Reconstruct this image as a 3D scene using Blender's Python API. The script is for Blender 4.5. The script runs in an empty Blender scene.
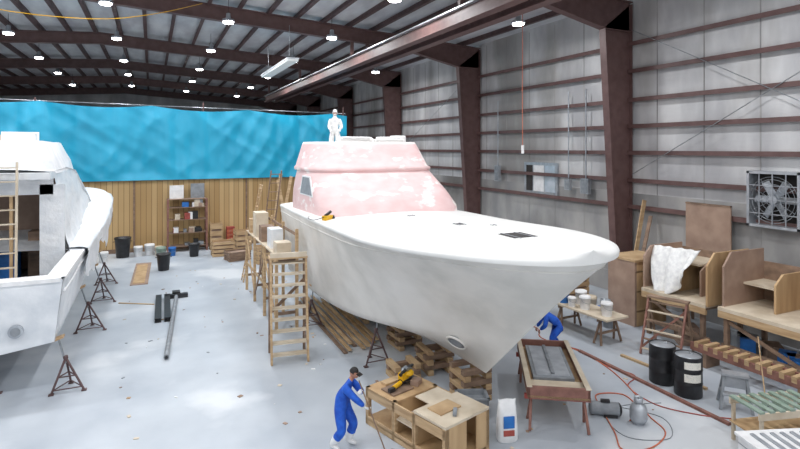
import bpy, bmesh, math, random
from mathutils import Vector, Matrix, Euler, noise
random.seed(7)
S=bpy.context.scene
COL=S.collection
V=Vector
# ---------------------------------------------------------------- materials
def lin(c): return tuple(((x/12.92) if x<=0.04045 else ((x+0.055)/1.055)**2.4) for x in c)
def mat(name,c1,c2=None,scale=4,rough=.6,bump=0,metal=0,stretch=(1,1,1),lo=.35,hi=.65,c3=None,coords='Object',emit=0,detail=6,bscale=None,c3r=(.52,.68),c3s=.37):
    m=bpy.data.materials.new(name); m.use_nodes=True
    n=m.node_tree.nodes; l=m.node_tree.links; b=n['Principled BSDF']
    c1=lin(c1); b.inputs['Roughness'].default_value=rough; b.inputs['Metallic'].default_value=metal
    b.inputs['Base Color'].default_value=(*c1,1)
    if c2 is not None or bump:
        tc=n.new('ShaderNodeTexCoord'); mp=n.new('ShaderNodeMapping'); mp.inputs['Scale'].default_value=stretch
        l.new(tc.outputs[coords],mp.inputs[0])
        nz=n.new('ShaderNodeTexNoise'); nz.inputs['Scale'].default_value=scale; nz.inputs['Detail'].default_value=detail
        l.new(mp.outputs[0],nz.inputs['Vector'])
        if c2 is not None:
            r=n.new('ShaderNodeValToRGB'); r.color_ramp.elements[0].position=lo; r.color_ramp.elements[1].position=hi
            r.color_ramp.elements[0].color=(*c1,1); r.color_ramp.elements[1].color=(*lin(c2),1)
            l.new(nz.outputs[0],r.inputs[0]); src=r.outputs[0]
            if c3 is not None:
                nz2=n.new('ShaderNodeTexNoise'); nz2.inputs['Scale'].default_value=scale*c3s; nz2.inputs['Detail'].default_value=5
                l.new(mp.outputs[0],nz2.inputs['Vector'])
                r2=n.new('ShaderNodeValToRGB'); r2.color_ramp.elements[0].position=c3r[0]; r2.color_ramp.elements[1].position=c3r[1]
                l.new(nz2.outputs[0],r2.inputs[0])
                mx=n.new('ShaderNodeMixRGB'); l.new(r2.outputs[0],mx.inputs[0]); l.new(src,mx.inputs[1]); mx.inputs[2].default_value=(*lin(c3),1); src=mx.outputs[0]
            l.new(src,b.inputs['Base Color'])
        if bump:
            bp=n.new('ShaderNodeBump'); bp.inputs['Strength'].default_value=bump; bp.inputs['Distance'].default_value=.05
            h=nz
            if bscale:
                h=n.new('ShaderNodeTexNoise'); h.inputs['Scale'].default_value=bscale; h.inputs['Detail'].default_value=4; l.new(mp.outputs[0],h.inputs['Vector'])
            l.new(h.outputs[0],bp.inputs['Height']); l.new(bp.outputs[0],b.inputs['Normal'])
    if emit:
        b.inputs['Emission Color'].default_value=(*c1,1); b.inputs['Emission Strength'].default_value=emit
    return m
M={}
M['floor']=mat('concrete_floor',(.64,.67,.705),(.73,.755,.78),.55,.45,.05,lo=.3,hi=.7,c3=(.80,.815,.83),detail=11,bscale=6,c3r=(.54,.62))
M['wallup']=mat('vinyl_insulation',(.84,.84,.84),(.69,.69,.70),.8,.6,.3,stretch=(1,1,.35),c3=(.60,.59,.58),detail=8,bscale=2.5)
M['walllo']=mat('grey_board',(.56,.56,.56),(.69,.68,.67),.7,.8,.2,stretch=(1,1,.5),c3=(.46,.45,.44),detail=8)
M['roof']=mat('roof_insulation',(.86,.87,.88),(.74,.74,.76),1.2,.6,.2,stretch=(1,.3,1))
M['steel']=mat('brown_primer_steel',(.36,.265,.255),(.44,.34,.33),3,.5,.03,lo=.3,hi=.8)
M['steeld']=mat('dark_primer_steel',(.30,.22,.215),(.38,.29,.29),3,.55)
M['tarp']=mat('blue_tarp',(.10,.60,.74),(.14,.65,.79),.8,.36,.12,lo=.3,hi=.75,bscale=2.6,stretch=(1,1,.4))
M['ply']=mat('plywood',(.78,.66,.50),(.68,.55,.40),3,.65,.05,stretch=(1,1,.12))
M['plyh']=mat('pine',(.78,.67,.52),(.67,.55,.41),5,.6,.05,stretch=(.3,.3,2))
M['plyd']=mat('old_wood',(.58,.48,.40),(.46,.38,.32),5,.7,.05,stretch=(.5,.5,1))
M['plyr']=mat('red_wood',(.58,.41,.36),(.47,.32,.28),4,.6)
M['brownpanel']=mat('hardboard',(.66,.56,.49),(.58,.48,.42),2,.6)
M['cream']=mat('cream_board',(.84,.79,.71),(.75,.69,.60),2,.6)
M['hull']=mat('fairing_white',(.90,.885,.86),(.83,.82,.795),1.0,.55,.03,c3=(.93,.92,.90),lo=.35,hi=.62,detail=8)
M['deck']=mat('deck_white',(.90,.90,.89),(.84,.84,.83),.9,.5,.02,lo=.35,hi=.7)
M['pink']=mat('pink_fairing',(.90,.785,.78),(.87,.735,.73),2.0,.6,.02,stretch=(1,1,2.2),c3=(.94,.90,.89),c3r=(.56,.62),c3s=.6)
M['pinkdk']=mat('white_fairing',(.93,.91,.90),(.88,.84,.83),3,.5)
M['wrap']=mat('plastic_film',(.93,.935,.94),(.83,.85,.87),2.4,.35,.7,lo=.3,hi=.75,bscale=4)
M['wraphull']=mat('fairing_grey_white',(.90,.91,.92),(.80,.82,.84),1.6,.45,.25,c3=(.94,.94,.94),bscale=3)
M['black']=mat('black_plastic',(.10,.10,.11),(.16,.16,.17),6,.4)
M['dark']=mat('shadow_interior',(.16,.15,.15),(.22,.20,.19),3,.8)
M['grey']=mat('grey_plastic',(.48,.50,.52),(.56,.58,.60),5,.5)
M['lgrey']=mat('light_grey_metal',(.72,.74,.76),(.62,.64,.67),4,.35,metal=.4)
M['metal']=mat('galvanised',(.66,.68,.70),(.54,.56,.58),6,.35,metal=.8)
M['white']=mat('white_plastic',(.93,.93,.93),(.87,.87,.87),5,.4)
M['blue']=mat('blue_coverall',(.12,.38,.80),(.07,.28,.68),7,.7,.3,bscale=14)
M['bluep']=mat('blue_plastic',(.16,.45,.75),(.12,.38,.66),5,.4)
M['wcloth']=mat('white_coverall',(.93,.93,.92),(.84,.84,.84),7,.7,.3,bscale=14)
M['skin']=mat('skin',(.72,.52,.42),(.66,.46,.37),12,.5)
M['hair']=mat('dark_hair',(.07,.05,.05),(.12,.09,.08),40,.6,.3)
M['yellow']=mat('yellow_tool',(.90,.70,.08),(.82,.62,.06),5,.4)
M['orange']=mat('orange_hose',(.80,.45,.32),(.72,.38,.27),5,.5)
M['red']=mat('red_paint',(.66,.30,.26),(.56,.25,.22),5,.5)
M['green']=mat('green_plastic',(.58,.65,.60),(.50,.58,.52),5,.5)
M['glass']=mat('window_glass',(.66,.72,.76),(.74,.78,.82),3,.1)
M['lamp']=mat('lamp_lens',(1,1,1),emit=25)
M['strip']=mat('strip_panel',(.86,.88,.88),emit=.1)
M['paper']=mat('paper_label',(.95,.93,.88),(.85,.85,.82),30,.7)
M['board']=None
def plankmat():
    m=bpy.data.materials.new('plank_wall'); m.use_nodes=True
    n=m.node_tree.nodes; l=m.node_tree.links; b=n['Principled BSDF']; b.inputs['Roughness'].default_value=.65
    tc=n.new('ShaderNodeTexCoord')
    sp=n.new('ShaderNodeSeparateXYZ'); l.new(tc.outputs['Object'],sp.inputs[0])
    mu=n.new('ShaderNodeMath'); mu.operation='MULTIPLY'; mu.inputs[1].default_value=3.3; l.new(sp.outputs[0],mu.inputs[0])
    fl=n.new('ShaderNodeMath'); fl.operation='FLOOR'; l.new(mu.outputs[0],fl.inputs[0])
    wn=n.new('ShaderNodeTexWhiteNoise'); wn.noise_dimensions='1D'; l.new(fl.outputs[0],wn.inputs['W'])
    fr=n.new('ShaderNodeMath'); fr.operation='FRACT'; l.new(mu.outputs[0],fr.inputs[0])
    gt=n.new('ShaderNodeMath'); gt.operation='GREATER_THAN'; gt.inputs[1].default_value=.10; l.new(fr.outputs[0],gt.inputs[0])
    r=n.new('ShaderNodeValToRGB'); r.color_ramp.elements[0].color=(*lin((.68,.55,.36)),1); r.color_ramp.elements[1].color=(*lin((.80,.68,.49)),1)
    l.new(wn.outputs[0],r.inputs[0])
    mx=n.new('ShaderNodeMixRGB'); l.new(gt.outputs[0],mx.inputs[0]); mx.inputs[1].default_value=(*lin((.52,.40,.26)),1); l.new(r.outputs[0],mx.inputs[2])
    l.new(mx.outputs[0],b.inputs['Base Color']); return m
M['board']=plankmat()
# ---------------------------------------------------------------- mesh builder
class MB:
    def __init__(s): s.v=[]; s.f=[]; s.fm=[]; s.fs=[]; s.m=[]
    def mi(s,m):
        if isinstance(m,str): m=M[m]
        if m not in s.m: s.m.append(m)
        return s.m.index(m)
    def add(s,vs,fs,m,smooth=False):
        o=len(s.v); s.v+= [tuple(p) for p in vs]; i=s.mi(m)
        for f in fs: s.f.append([o+k for k in f]); s.fm.append(i); s.fs.append(smooth)
    def box(s,c,d,m,rot=None):
        R=Euler(rot).to_matrix() if rot is not None and not isinstance(rot,Matrix) else (rot or Matrix.Identity(3))
        c=V(c); vs=[]
        for x in(-.5,.5):
            for y in(-.5,.5):
                for z in(-.5,.5): vs.append(c+R@V((x*d[0],y*d[1],z*d[2])))
        s.add(vs,[(0,1,3,2),(4,6,7,5),(0,4,5,1),(2,3,7,6),(0,2,6,4),(1,5,7,3)],m)
    def b2(s,a,b,m):
        s.box([(a[i]+b[i])/2 for i in range(3)],[abs(b[i]-a[i]) for i in range(3)],m)
    def beam(s,p,q,w,h,m):
        p=V(p);q=V(q);d=q-p;L=d.length;d.normalize()
        up=V((0,0,1)) if abs(d.z)<.95 else V((0,1,0))
        sx=d.cross(up).normalized(); u=sx.cross(d).normalized()
        R=Matrix((sx,d,u)).transposed()
        s.box((p+q)/2,(w,L,h),m,R)
    def ring(s,c,d,r,n,ph=0):
        d=V(d).normalized(); up=V((0,0,1)) if abs(d.z)<.9 else V((1,0,0))
        a=d.cross(up).normalized(); b=d.cross(a).normalized()
        return [V(c)+a*(math.cos(ph+2*math.pi*i/n)*r)+b*(math.sin(ph+2*math.pi*i/n)*r) for i in range(n)]
    def loft(s,rings,m,closed=True,caps=True,smooth=True):
        n=len(rings[0]); vs=[p for r in rings for p in r]; fs=[]
        for i in range(len(rings)-1):
            for j in range(n if closed else n-1):
                k=(j+1)%n; fs.append((i*n+j,i*n+k,(i+1)*n+k,(i+1)*n+j))
        s.add(vs,fs,m,smooth)
        if caps:
            s.add(rings[0],[tuple(range(n))[::-1]],m); s.add(rings[-1],[tuple(range(n))],m)
    def cyl(s,p,q,r,m,r2=None,n=14):
        d=V(q)-V(p); s.loft([s.ring(p,d,r,n),s.ring(q,d,r if r2 is None else r2,n)],m)
    def lathe(s,c,prof,m,n=20):
        s.loft([[V((c[0]+r*math.cos(2*math.pi*i/n),c[1]+r*math.sin(2*math.pi*i/n),c[2]+z)) for i in range(n)] for r,z in prof],m)
    def tube(s,pts,r,m,n=6,sub=4):
        P=[V(p) for p in pts]; Q=[]
        if len(P)>2 and sub>1:
            for i in range(len(P)-1):
                a=P[max(i-1,0)];b=P[i];c=P[i+1];d=P[min(i+2,len(P)-1)]
                for k in range(sub):
                    t=k/sub; Q.append(.5*((2*b)+(c-a)*t+(2*a-5*b+4*c-d)*t*t+(3*b-a-3*c+d)*t**3))
            Q.append(P[-1])
        else: Q=P
        rs=[]
        for i,p in enumerate(Q):
            d=(Q[min(i+1,len(Q)-1)]-Q[max(i-1,0)])
            if d.length<1e-6: continue
            rs.append(s.ring(p,d,r,n))
        s.loft(rs,m)
    def sph(s,c,r,m,n=12,k=8,R=None):
        if not hasattr(r,'__len__'): r=(r,r,r)
        R=R or Matrix.Identity(3)
        rings=[]
        for j in range(1,k):
            t=math.pi*j/k
            rings.append([V(c)+R@V((r[0]*math.sin(t)*math.cos(2*math.pi*i/n),r[1]*math.sin(t)*math.sin(2*math.pi*i/n),-r[2]*math.cos(t))) for i in range(n)])
        s.loft(rings,m)
    def obj(s,name,loc=(0,0,0),rz=0,parent=None,bevel=0,fix=True):
        me=bpy.data.meshes.new(name); me.from_pydata(s.v,[],s.f)
        for m in s.m: me.materials.append(m)
        for p,i,sm in zip(me.polygons,s.fm,s.fs): p.material_index=i; p.use_smooth=sm
        if fix:
            bm=bmesh.new(); bm.from_mesh(me); bmesh.ops.recalc_face_normals(bm,faces=bm.faces); bm.to_mesh(me); bm.free()
        o=bpy.data.objects.new(name,me); COL.objects.link(o); o.location=loc; o.rotation_euler=(0,0,rz)
        if parent: o.parent=parent
        if bevel:
            b=o.modifiers.new('bevel','BEVEL'); b.width=bevel; b.segments=2; b.limit_method='ANGLE'
        return o
def empty(name,loc=(0,0,0),rz=0):
    e=bpy.data.objects.new(name,None); COL.objects.link(e); e.location=loc; e.rotation_euler=(0,0,rz); e.empty_display_size=.2; return e
# ---------------------------------------------------------------- camera
cd=bpy.data.cameras.new('camera'); cam=bpy.data.objects.new('camera',cd); COL.objects.link(cam)
cam.location=(0,0,6.3); cam.rotation_euler=(math.radians(90),0,math.radians(-25)); cd.sensor_width=36; cd.lens=23.985; cd.shift_y=-.0956; cd.clip_end=300
S.camera=cam
# ---------------------------------------------------------------- shell
WX=18.4; LX=-21.0; YB=-8; YF=75
def rb(X): return 13.0-.06*abs(X+3)
m=MB(); m.b2((LX,YB,-.2),(WX+.3,YF,0),'floor'); m.obj('floor')
m=MB(); m.b2((WX,YB,4.4),(WX+.2,YF,12.9),'wallup'); m.b2((WX,YB,0),(WX+.2,YF,4.4),'walllo')
for y in range(-7,75,2): m.b2((WX-.012,y,0),(WX,y+.04,12.5),'walllo')
m.b2((WX-.06,YB,0),(WX,YF,.9),'walllo')
m.obj('wall_right')
m=MB(); m.b2((LX-.2,YB,0),(LX,YF,12.9),'wallup'); m.obj('wall_left')
m=MB(); m.b2((LX,YF,0),(WX,YF+.2,14),'wallup'); m.obj('wall_far')
m=MB()
for a,b in((LX-.2,-3),(-3,WX+.2)):
    za,zb=rb(a)+.95,rb(b)+.95
    m.add([(a,YB,za),(b,YB,zb),(b,YF,zb),(a,YF,za),(a,YB,za+.15),(b,YB,zb+.15),(b,YF,zb+.15),(a,YF,za+.15)],[(0,1,2,3),(4,7,6,5),(0,4,5,1),(1,5,6,2),(2,6,7,3),(3,7,4,0)],'roof')
m.obj('ceiling')
m=MB(); X=LX+.4
while X<WX:
    z=rb(X)+.95; m.b2((X-.05,YB,z-.26),(X+.05,YF,z),'steeld'); m.b2((X-.14,YB,z-.28),(X+.05,YF,z-.25),'steeld'); X+=1.45
m.obj('roof_purlins')
FY=[4.9+11.4*i for i in range(7)]
for fy in FY:
    m=MB()
    def taperbox(y0,y1,pts):
        n=len(pts); vs=[(x,y0,z) for x,z in pts]+[(x,y1,z) for x,z in pts]
        fs=[tuple(range(n)),tuple(range(n,2*n))[::-1]]+[(i,(i+1)%n,n+(i+1)%n,n+i) for i in range(n)]
        m.add(vs,fs,'steel')
    for sgn,wx in((1,WX-.12),(-1,LX+.12)):
        xo=wx; xi_b=wx-sgn*.75; xi_t=wx-sgn*1.5; kz=11.2
        taperbox(fy-.02,fy+.02,[(xo,0),(xi_b,0),(xi_t,kz),(xo,rb(wx)+.6)])
        taperbox(fy-.17,fy+.17,[(xo,0),(xo-sgn*.03,0),(xo-sgn*.03,rb(wx)+.6),(xo,rb(wx)+.6)])
        taperbox(fy-.17,fy+.17,[(xi_b,0),(xi_b-sgn*.04,0),(xi_t-sgn*.04,kz),(xi_t,kz)])
        m.b2((xi_t,fy-.14,kz-.04),(xo,fy+.14,kz),'steel')
        m.b2((xi_b-sgn*.1,fy-.22,0),(xo,fy+.22,.04),'steel')
        xm=wx-sgn*5.2
        zt=lambda x: rb(x)+.68
        P=[(xi_t,kz),(xm,rb(xm)-.05),(-3,rb(-3)),(-3,zt(-3)),(xo,zt(xo)),(xo,kz)]
        taperbox(fy-.02,fy+.02,P)
        for a,b in((P[0],P[1]),(P[1],P[2])):
            m.beam((a[0],fy,a[1]),(b[0],fy,b[1]),.36,.05,'steel')
        m.beam((-3,fy,zt(-3)),(xo,fy,zt(xo)),.36,.05,'steel')
    m.obj('steel_portal_frame')
m=MB()
for z in(3.9,5.0,6.15,7.25,8.35,9.55,10.7):
    m.b2((WX-.24,YB,z-.02),(WX,YF,z+.02),'steel'); m.b2((WX-.26,YB,z-.13),(WX-.22,YF,z+.04),'steel')
    m.b2((LX,YB,z-.1),(LX+.22,YF,z+.1),'steel')
m.obj('wall_girts')
m=MB()
for a,b in(((WX-.3,16,5.2),(WX-.3,5,11.2)),((WX-.3,16,11.2),(WX-.3,5,5.2)),((WX-.3,28,11),(WX-.3,39,6))):
    m.cyl(a,b,.015,'metal',n=6)
m.obj('wall_bracing_rods')
m=MB()
for X0 in(10.0,10.9):
    m.b2((X0-.03,2,10.75),(X0+.03,52,11.25),'steel'); m.b2((X0-.2,2,10.71),(X0+.2,52,10.75),'steel'); m.b2((X0-.2,2,11.25),(X0+.2,52,11.3),'lgrey')
for y in range(3,52,2): m.b2((10.0,y,10.95),(10.9,y+.08,11.05),'steel')
for fy in FY:
    if fy<51:
        for X0 in(10.0,10.9): m.b2((X0-.08,fy-.08,11.25),(X0+.08,fy+.08,rb(X0)+.1),'steel')
m.obj('crane_runway_beam')
YW=36.0
m=MB(); m.b2((LX,YW,0),(12.3,YW+.12,4.6),'board')
m.b2((LX,YW-.06,4.3),(12.3,YW,4.5),'plyd')
for x in(-17,-13,-9,-5,-1,5.6,9): m.b2((x,YW-.08,0),(x+.1,YW,4.5),'plyd')
m.b2((10.2,YW-.1,1.6),(11.6,YW-.02,4.2),'cream'); m.b2((LX,YW-.04,0),(12.3,YW,.25),'plyd')
m.obj('wall_partition')
m=MB(); rings=[]; nx,nz=260,36
for j in range(nz+1):
    r=[]
    for i in range(nx+1):
        x=LX+(12.5-LX)*i/nx
        top=9.0-.22*abs(math.sin(x*.55))-.02*(x+8)*.8
        z=4.35+(top-4.35)*j/nz
        d=noise.noise(V((x*.4+z*.1,z*.12,3)))*.22+noise.noise(V((x*2.0+z*.15,z*.22,9)))*.09+abs(noise.noise(V((x*.8-z*.5,z*.4,5))))*.12+abs(noise.noise(V((x*.6+z*.9,z*.3,15))))*.10
        r.append(V((x,YW-.35+d*min(1,.4+j/6.),z)))
    rings.append(r)
m.loft(rings,'tarp',closed=False,caps=False); m.obj('blue_tarp_curtain',fix=False)
m=MB(); m.cyl((LX,YW+.25,9.2),(12.6,YW+.25,8.75),.03,'metal')
for x in(-15,-6,3,12.4): m.cyl((x,YW+.25,4.5),(x,YW+.25,9.2),.05,'steel')
m.obj('tarp_support_rail')
m=MB(); m.b2((WX-.12,20.7,3.9),(WX-.02,23.3,5.55),'lgrey'); m.b2((WX-.14,20.85,4.05),(WX-.11,21.6,5.4),'glass'); m.b2((WX-.14,21.7,4.05),(WX-.11,22.5,5.4),'white'); m.b2((WX-.14,22.6,4.05),(WX-.11,23.1,5.4),'dark')
m.b2((WX-.2,20.6,3.82),(WX,23.4,3.92),'steel')
m.obj('window_1')
m=MB(); fy0,fy1,fz0,fz1=9.5,11.1,3.75,5.55; xf=WX-.62
for a,b in(((xf,fy0,fz0),(WX-.0,fy0+.08,fz1)),((xf,fy1-.08,fz0),(WX,fy1,fz1)),((xf,fy0,fz0),(WX,fy1,fz0+.08)),((xf,fy0,fz1-.08),(WX,fy1,fz1))): m.b2(a,b,'lgrey')
m.b2((WX-.05,fy0,fz0),(WX-.02,fy1,fz1),'dark')
cy,cz=(fy0+fy1)/2,(fz0+fz1)/2
for r in(.2,.35,.5,.65,.74): 
    pts=[(xf+.04,cy+r*math.cos(t*math.pi/12),cz+r*math.sin(t*math.pi/12)) for t in range(25)]
    m.tube(pts,.01,'metal',n=5,sub=1)
m.cyl((xf+.02,cy,cz),(xf+.3,cy,cz),.13,'lgrey')
for k in range(6):
    a=k*math.pi/3; m.box((xf+.2,cy+.36*math.cos(a),cz+.36*math.sin(a)),(.03,.55,.22),'lgrey',rot=Matrix.Rotation(a,3,'X')@Matrix.Rotation(.4,3,'Y'))
for k in range(12): 
    a=k*math.pi/6; m.cyl((xf+.04,cy,cz),(xf+.04,cy+.74*math.cos(a),cz+.74*math.sin(a)),.008,'metal',n=5)
for q in(.25,.5,.75):
    m.b2((xf-.005,fy0,fz0+q*(fz1-fz0)-.012),(xf+.02,fy1,fz0+q*(fz1-fz0)+.012),'lgrey'); m.b2((xf-.005,fy0+q*(fy1-fy0)-.012,fz0),(xf+.02,fy0+q*(fy1-fy0)+.012,fz1),'lgrey')
m.obj('exhaust_fan')
m=MB(); m.b2((WX-.36,11.8,2.5),(WX-.30,13.5,4.3),'brownpanel'); m.b2((WX-.38,11.8,4.24),(WX-.28,13.5,4.3),'plyd'); m.b2((WX-.34,11.9,0),(WX-.29,12.0,2.5),'plyd'); m.b2((WX-.34,13.2,0),(WX-.29,13.3,2.5),'plyd'); m.obj('hardboard_sheet')
m=MB()
for y,z,w,h in((18.3,4.2,.5,.7),(19.5,4.3,.35,.5),(25.2,4.4,.4,.9)):
    m.b2((WX-.45,y,z),(WX-.28,y+w,z+h),'lgrey'); m.b2((WX-.47,y+.05,z+.05),(WX-.45,y+w-.05,z+h-.05),'grey'); m.cyl((WX-.34,y+w/2,z+h),(WX-.34,y+w/2,9),.03,'lgrey',n=8)
m.obj('electrical_panels')
# lamps
lights=[]
for X in(-12,-6.9,-1.8,3.3,8.4,14.2):
    for k,Y in enumerate((0,9.5,18.5,26.3,34.5,43,51,60)):
        if X in(-12,) and Y>45: continue
        if X==14.2 and Y not in(0,9.5,18.5,34.5): continue
        lights.append((X,Y))
for X,Y in lights:
    z=rb(X)-.35
    m=MB(); m.lathe((0,0,0),[(.05,.42),(.1,.40),(.12,.18),(.27,.12),(.30,.02),(.27,0)],'lgrey',16)
    m.lathe((0,0,0),[(.24,-.001),(.24,-.06),(.1,-.1)],'lamp',16); m.cyl((0,0,.4),(0,0,1.05),.012,'black',n=6)
    o=m.obj('high_bay_lamp',(X,Y,z))
    if Y<46:
        ld=bpy.data.lights.new('lamp_light','AREA'); ld.shape='DISK'; ld.size=.6; ld.energy=255; ld.color=(.97,.98,1.0)
        lo=bpy.data.objects.new('lamp_light',ld); COL.objects.link(lo); lo.parent=o; lo.location=(0,0,-.12)
m=MB(); m.b2((-.25,-3.2,0),(.25,3.2,.12),'strip'); m.b2((-.28,-3.25,.1),(.28,3.25,.16),'lgrey')
for y in(-2.5,2.5): m.cyl((0,y,.16),(0,y,1.8),.01,'metal',n=5)
m.obj('hanging_strip_light',(5.9,27.5,10.3))
m=MB(); m.tube([(12.0,15.4,12.6),(12.02,15.42,10),(12,15.4,8),(12,15.38,6.4)],.012,'orange',n=5); m.cyl((12,15.38,6.4),(12,15.38,6.1),.05,'white',n=8); m.obj('hanging_air_hose')
m=MB(); m.tube([(-8,21,11.6),(-5,21.4,10.9),(-2,21.4,10.8),(0,22,11.3),(2,24.7,12.6)],.015,'yellow',n=5); m.obj('hanging_yellow_hose')
# ---------------------------------------------------------------- main boat
CX=7.33; BY=7.35
def sm(t): t=max(0,min(1,t)); return t*t*(3-2*t)
HB=4.22; LB=14.8; BW=2.74; KH=.85
def sheer_h(s): return HB-.2*sm(s/7)-.1*sm((s-7)/9)
def bs_fn(r): return BW*math.sqrt(max(0,1-(1-min(r/5.0,1))**2))*(1-.10*sm((r-8)/8))
def bc_fn(r): return 2.2*(1-(1-min(r/9.,1))**2)*(1-.05*sm((r-9)/6))
def hull_pt(v,u,L=LB):
    vc=.22
    sh=KH+ (.8*v/vc if v<vc else .8+(HB-KH-.8)*(v-vc)/(1-vc))
    s0=3.45*((HB-sh)/(HB-KH))**1.05
    R=L-s0; r=R*u**1.9; s=s0+r
    if v<=vc: b=bc_fn(r)*(v/vc)
    else:
        w=(v-vc)/(1-vc); fe=2.1-1.1*sm((s-3)/9); g=w**fe
        b=bc_fn(r)*(1-g)+bs_fn(r)*g
    zc=1.25
    if v<=vc: aft=.62+(zc-.62)*v/vc
    else: aft=zc+(sheer_h(s)-zc)*(v-vc)/(1-vc)
    k=sm(r/6); z=sh+(aft-sh)*k
    if v==1: z=sheer_h(s)
    return s,b,z
boat=empty('sport_fishing_boat',(CX,BY,0))
m=MB(); NU=44; VL=[0,.11,.22]+[.22+.78*i/14 for i in range(1,15)]
for sd in(-1,1):
    rings=[]
    for iu in range(NU+1):
        rings.append([V((sd*hull_pt(v,iu/NU)[1],hull_pt(v,iu/NU)[0],hull_pt(v,iu/NU)[2])) for v in VL])
    m.loft(rings,'hull',closed=False,caps=False)
tr=[V((-hull_pt(v,1)[1],hull_pt(v,1)[0],hull_pt(v,1)[2])) for v in VL]+[V((hull_pt(v,1)[1],hull_pt(v,1)[0],hull_pt(v,1)[2])) for v in VL[::-1]]
m.add(tr,[tuple(range(len(tr)))],'hull')
h=m.obj('hull',parent=boat)
def deck_z(x,s): 
    b=max(bs_fn(s),.01); return sheer_h(s)+.05+.16*(1-min(1,(x/b)**2))
m=MB(); rings=[]
for iu in range(NU+1):
    s=LB*(iu/NU)**1.9; b=bs_fn(s)
    row=[V((b*1.0,s,sheer_h(s)-.06)),V((b*1.012,s-.0,sheer_h(s)+.0)),V((b*.99,s,sheer_h(s)+.05))]
    row+=[V((b*.99*x,s,deck_z(b*x,s))) for x in(.9,.7,.5,.25,0,-.25,-.5,-.7,-.9)]
    row+=[V((-p.x,p.y,p.z)) for p in row[:3][::-1]]
    rings.append(row)
m.loft(rings,'deck',closed=False,caps=False); m.obj('deck',parent=boat)
m=MB()
for sd in(-1,1):
    pts=[]
    for iu in range(0,NU+1):
        s,b,z=hull_pt(.93,iu/NU); pts.append((sd*(b+.002),s,z))
    m.tube(pts,.022,'hull',n=6,sub=1)
m.obj('rub_rail',parent=boat)
def hp(v,u):
    s,b,z=hull_pt(v,u); return V((-b,s,z))
uu=min([i/400 for i in range(401)],key=lambda q:abs(hull_pt(.2,q)[0]-3.95))
c=hp(.2,uu); tn=((hp(.2,uu+.02)-hp(.2,uu-.02)).cross(hp(.24,uu)-hp(.17,uu))).normalized()
if tn.x>0: tn=-tn
m=MB()
a=tn.cross(V((0,0,1))).normalized(); b=tn.cross(a)
m.tube([c+tn*.03+a*.25*math.cos(t*math.pi/12)+b*.25*math.sin(t*math.pi/12) for t in range(25)],.03,'hull',n=8,sub=1)
m.cyl(c-tn*.02,c+tn*.035,.23,'grey',n=24); m.cyl(c+tn*.0,c+tn*.045,.15,'lgrey',n=20); m.obj('thruster_tunnel',parent=boat)
def outline(h,fy,by,hw,a=1.5,p=.42,q=.8,n=22):
    r=[V((hw,by,h))]
    for i in range(n+1):
        t=math.pi*i/n; c=math.cos(t); sn=math.sin(t)
        r.append(V((hw*math.copysign(abs(c)**p,c),fy+a-a*abs(sn)**q,h)))
    r.append(V((-hw,by,h))); return r
Y0=BY; BK=20.4
house=empty('superstructure',(.14,0,0)); house.parent=boat
lv=[(3.9,15.6,BK,2.53),(4.3,15.75,BK,2.53),(4.75,16.4,BK,2.5),(5.2,17.15,BK,2.42),(5.5,17.6,BK,2.35)]
m=MB(); m.loft([outline(h,f-Y0,b-Y0,w) for h,f,b,w in lv],'pink',caps=True)
m.obj('deckhouse',parent=house)
m=MB()
lv=[(5.46,17.55,BK+.2,2.39),(5.50,17.5,BK+.2,2.42),(5.58,17.5,BK+.2,2.42),(5.64,17.66,BK+.2,2.36),(6.05,17.95,BK+.1,2.26),(6.45,18.25,BK,2.16)]
m.loft([outline(h,f-Y0,b-Y0,w) for h,f,b,w in lv],'pink',caps=False)
lv2=[(6.45,18.25,BK,2.16),(6.53,18.32,BK,2.12),(6.53,18.5,BK-.15,1.96),(6.0,18.5,BK-.2,1.95)]
rr=[outline(h,f-Y0,b-Y0,w) for h,f,b,w in lv2]
m.loft(rr,'pinkdk',caps=False); m.add(rr[-1],[tuple(range(len(rr[-1])))],'deck')
m.add(outline(5.47,17.55-Y0,BK+.2-Y0,2.39),[tuple(range(25))],'pink')
m.obj('flybridge',parent=house)
m=MB()
m.box((-.5,11.75,6.3),(1.3,.6,.7),'deck'); m.box((-.5,11.65,6.68),(1.1,.5,.1),'white')
m.box((.95,11.8,6.3),(1.1,.6,.7),'deck'); m.box((1.0,11.9,6.68),(.9,.5,.12),'white'); m.sph((.25,12.1,6.5),(.25,.2,.25),'white'); m.box((1.55,12.2,6.5),(.5,.5,.6),'white')
m.obj('helm_console',parent=house,bevel=.04)
m=MB()
for sd in(-1,1):
    P=[(10.25,4.62),(12.0,4.62),(11.95,5.3),(10.95,5.3)]
    def wx(z): return sd*(2.545-.16*max(0,(z-4.3))/1.2+.012)
    for (off,mt,sc) in((0.0,'white',1.0),(.012,'grey',.86)):
        c=(sum(p[0] for p in P)/4,sum(p[1] for p in P)/4)
        vs=[(wx(c[1]+(q[1]-c[1])*sc)+sd*(off+.01),c[0]+(q[0]-c[0])*sc,c[1]+(q[1]-c[1])*sc) for q in P]
        m.add(vs+[(v[0]-sd*.05,v[1],v[2]) for v in vs],[(0,1,2,3),(4,7,6,5),(0,4,5,1),(1,5,6,2),(2,6,7,3),(3,7,4,0)],mt)
m.obj('side_window',parent=house)
m=MB()
def hatch(x,Y,w,l):
    s=Y-BY; z=deck_z(x,s)
    m.b2((x-w/2,s-l/2,z-.03),(x+w/2,s+l/2,z+.012),'deck')
    m.b2((x-w/2+.05,s-l/2+.05,z-.02),(x+w/2-.05,s+l/2-.05,z+.018),'dark')
    for q in(-.25,.25): m.b2((x+w*q-.015,s-l/2,z-.0),(x+w*q+.015,s+l/2,z+.024),'grey')
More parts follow.
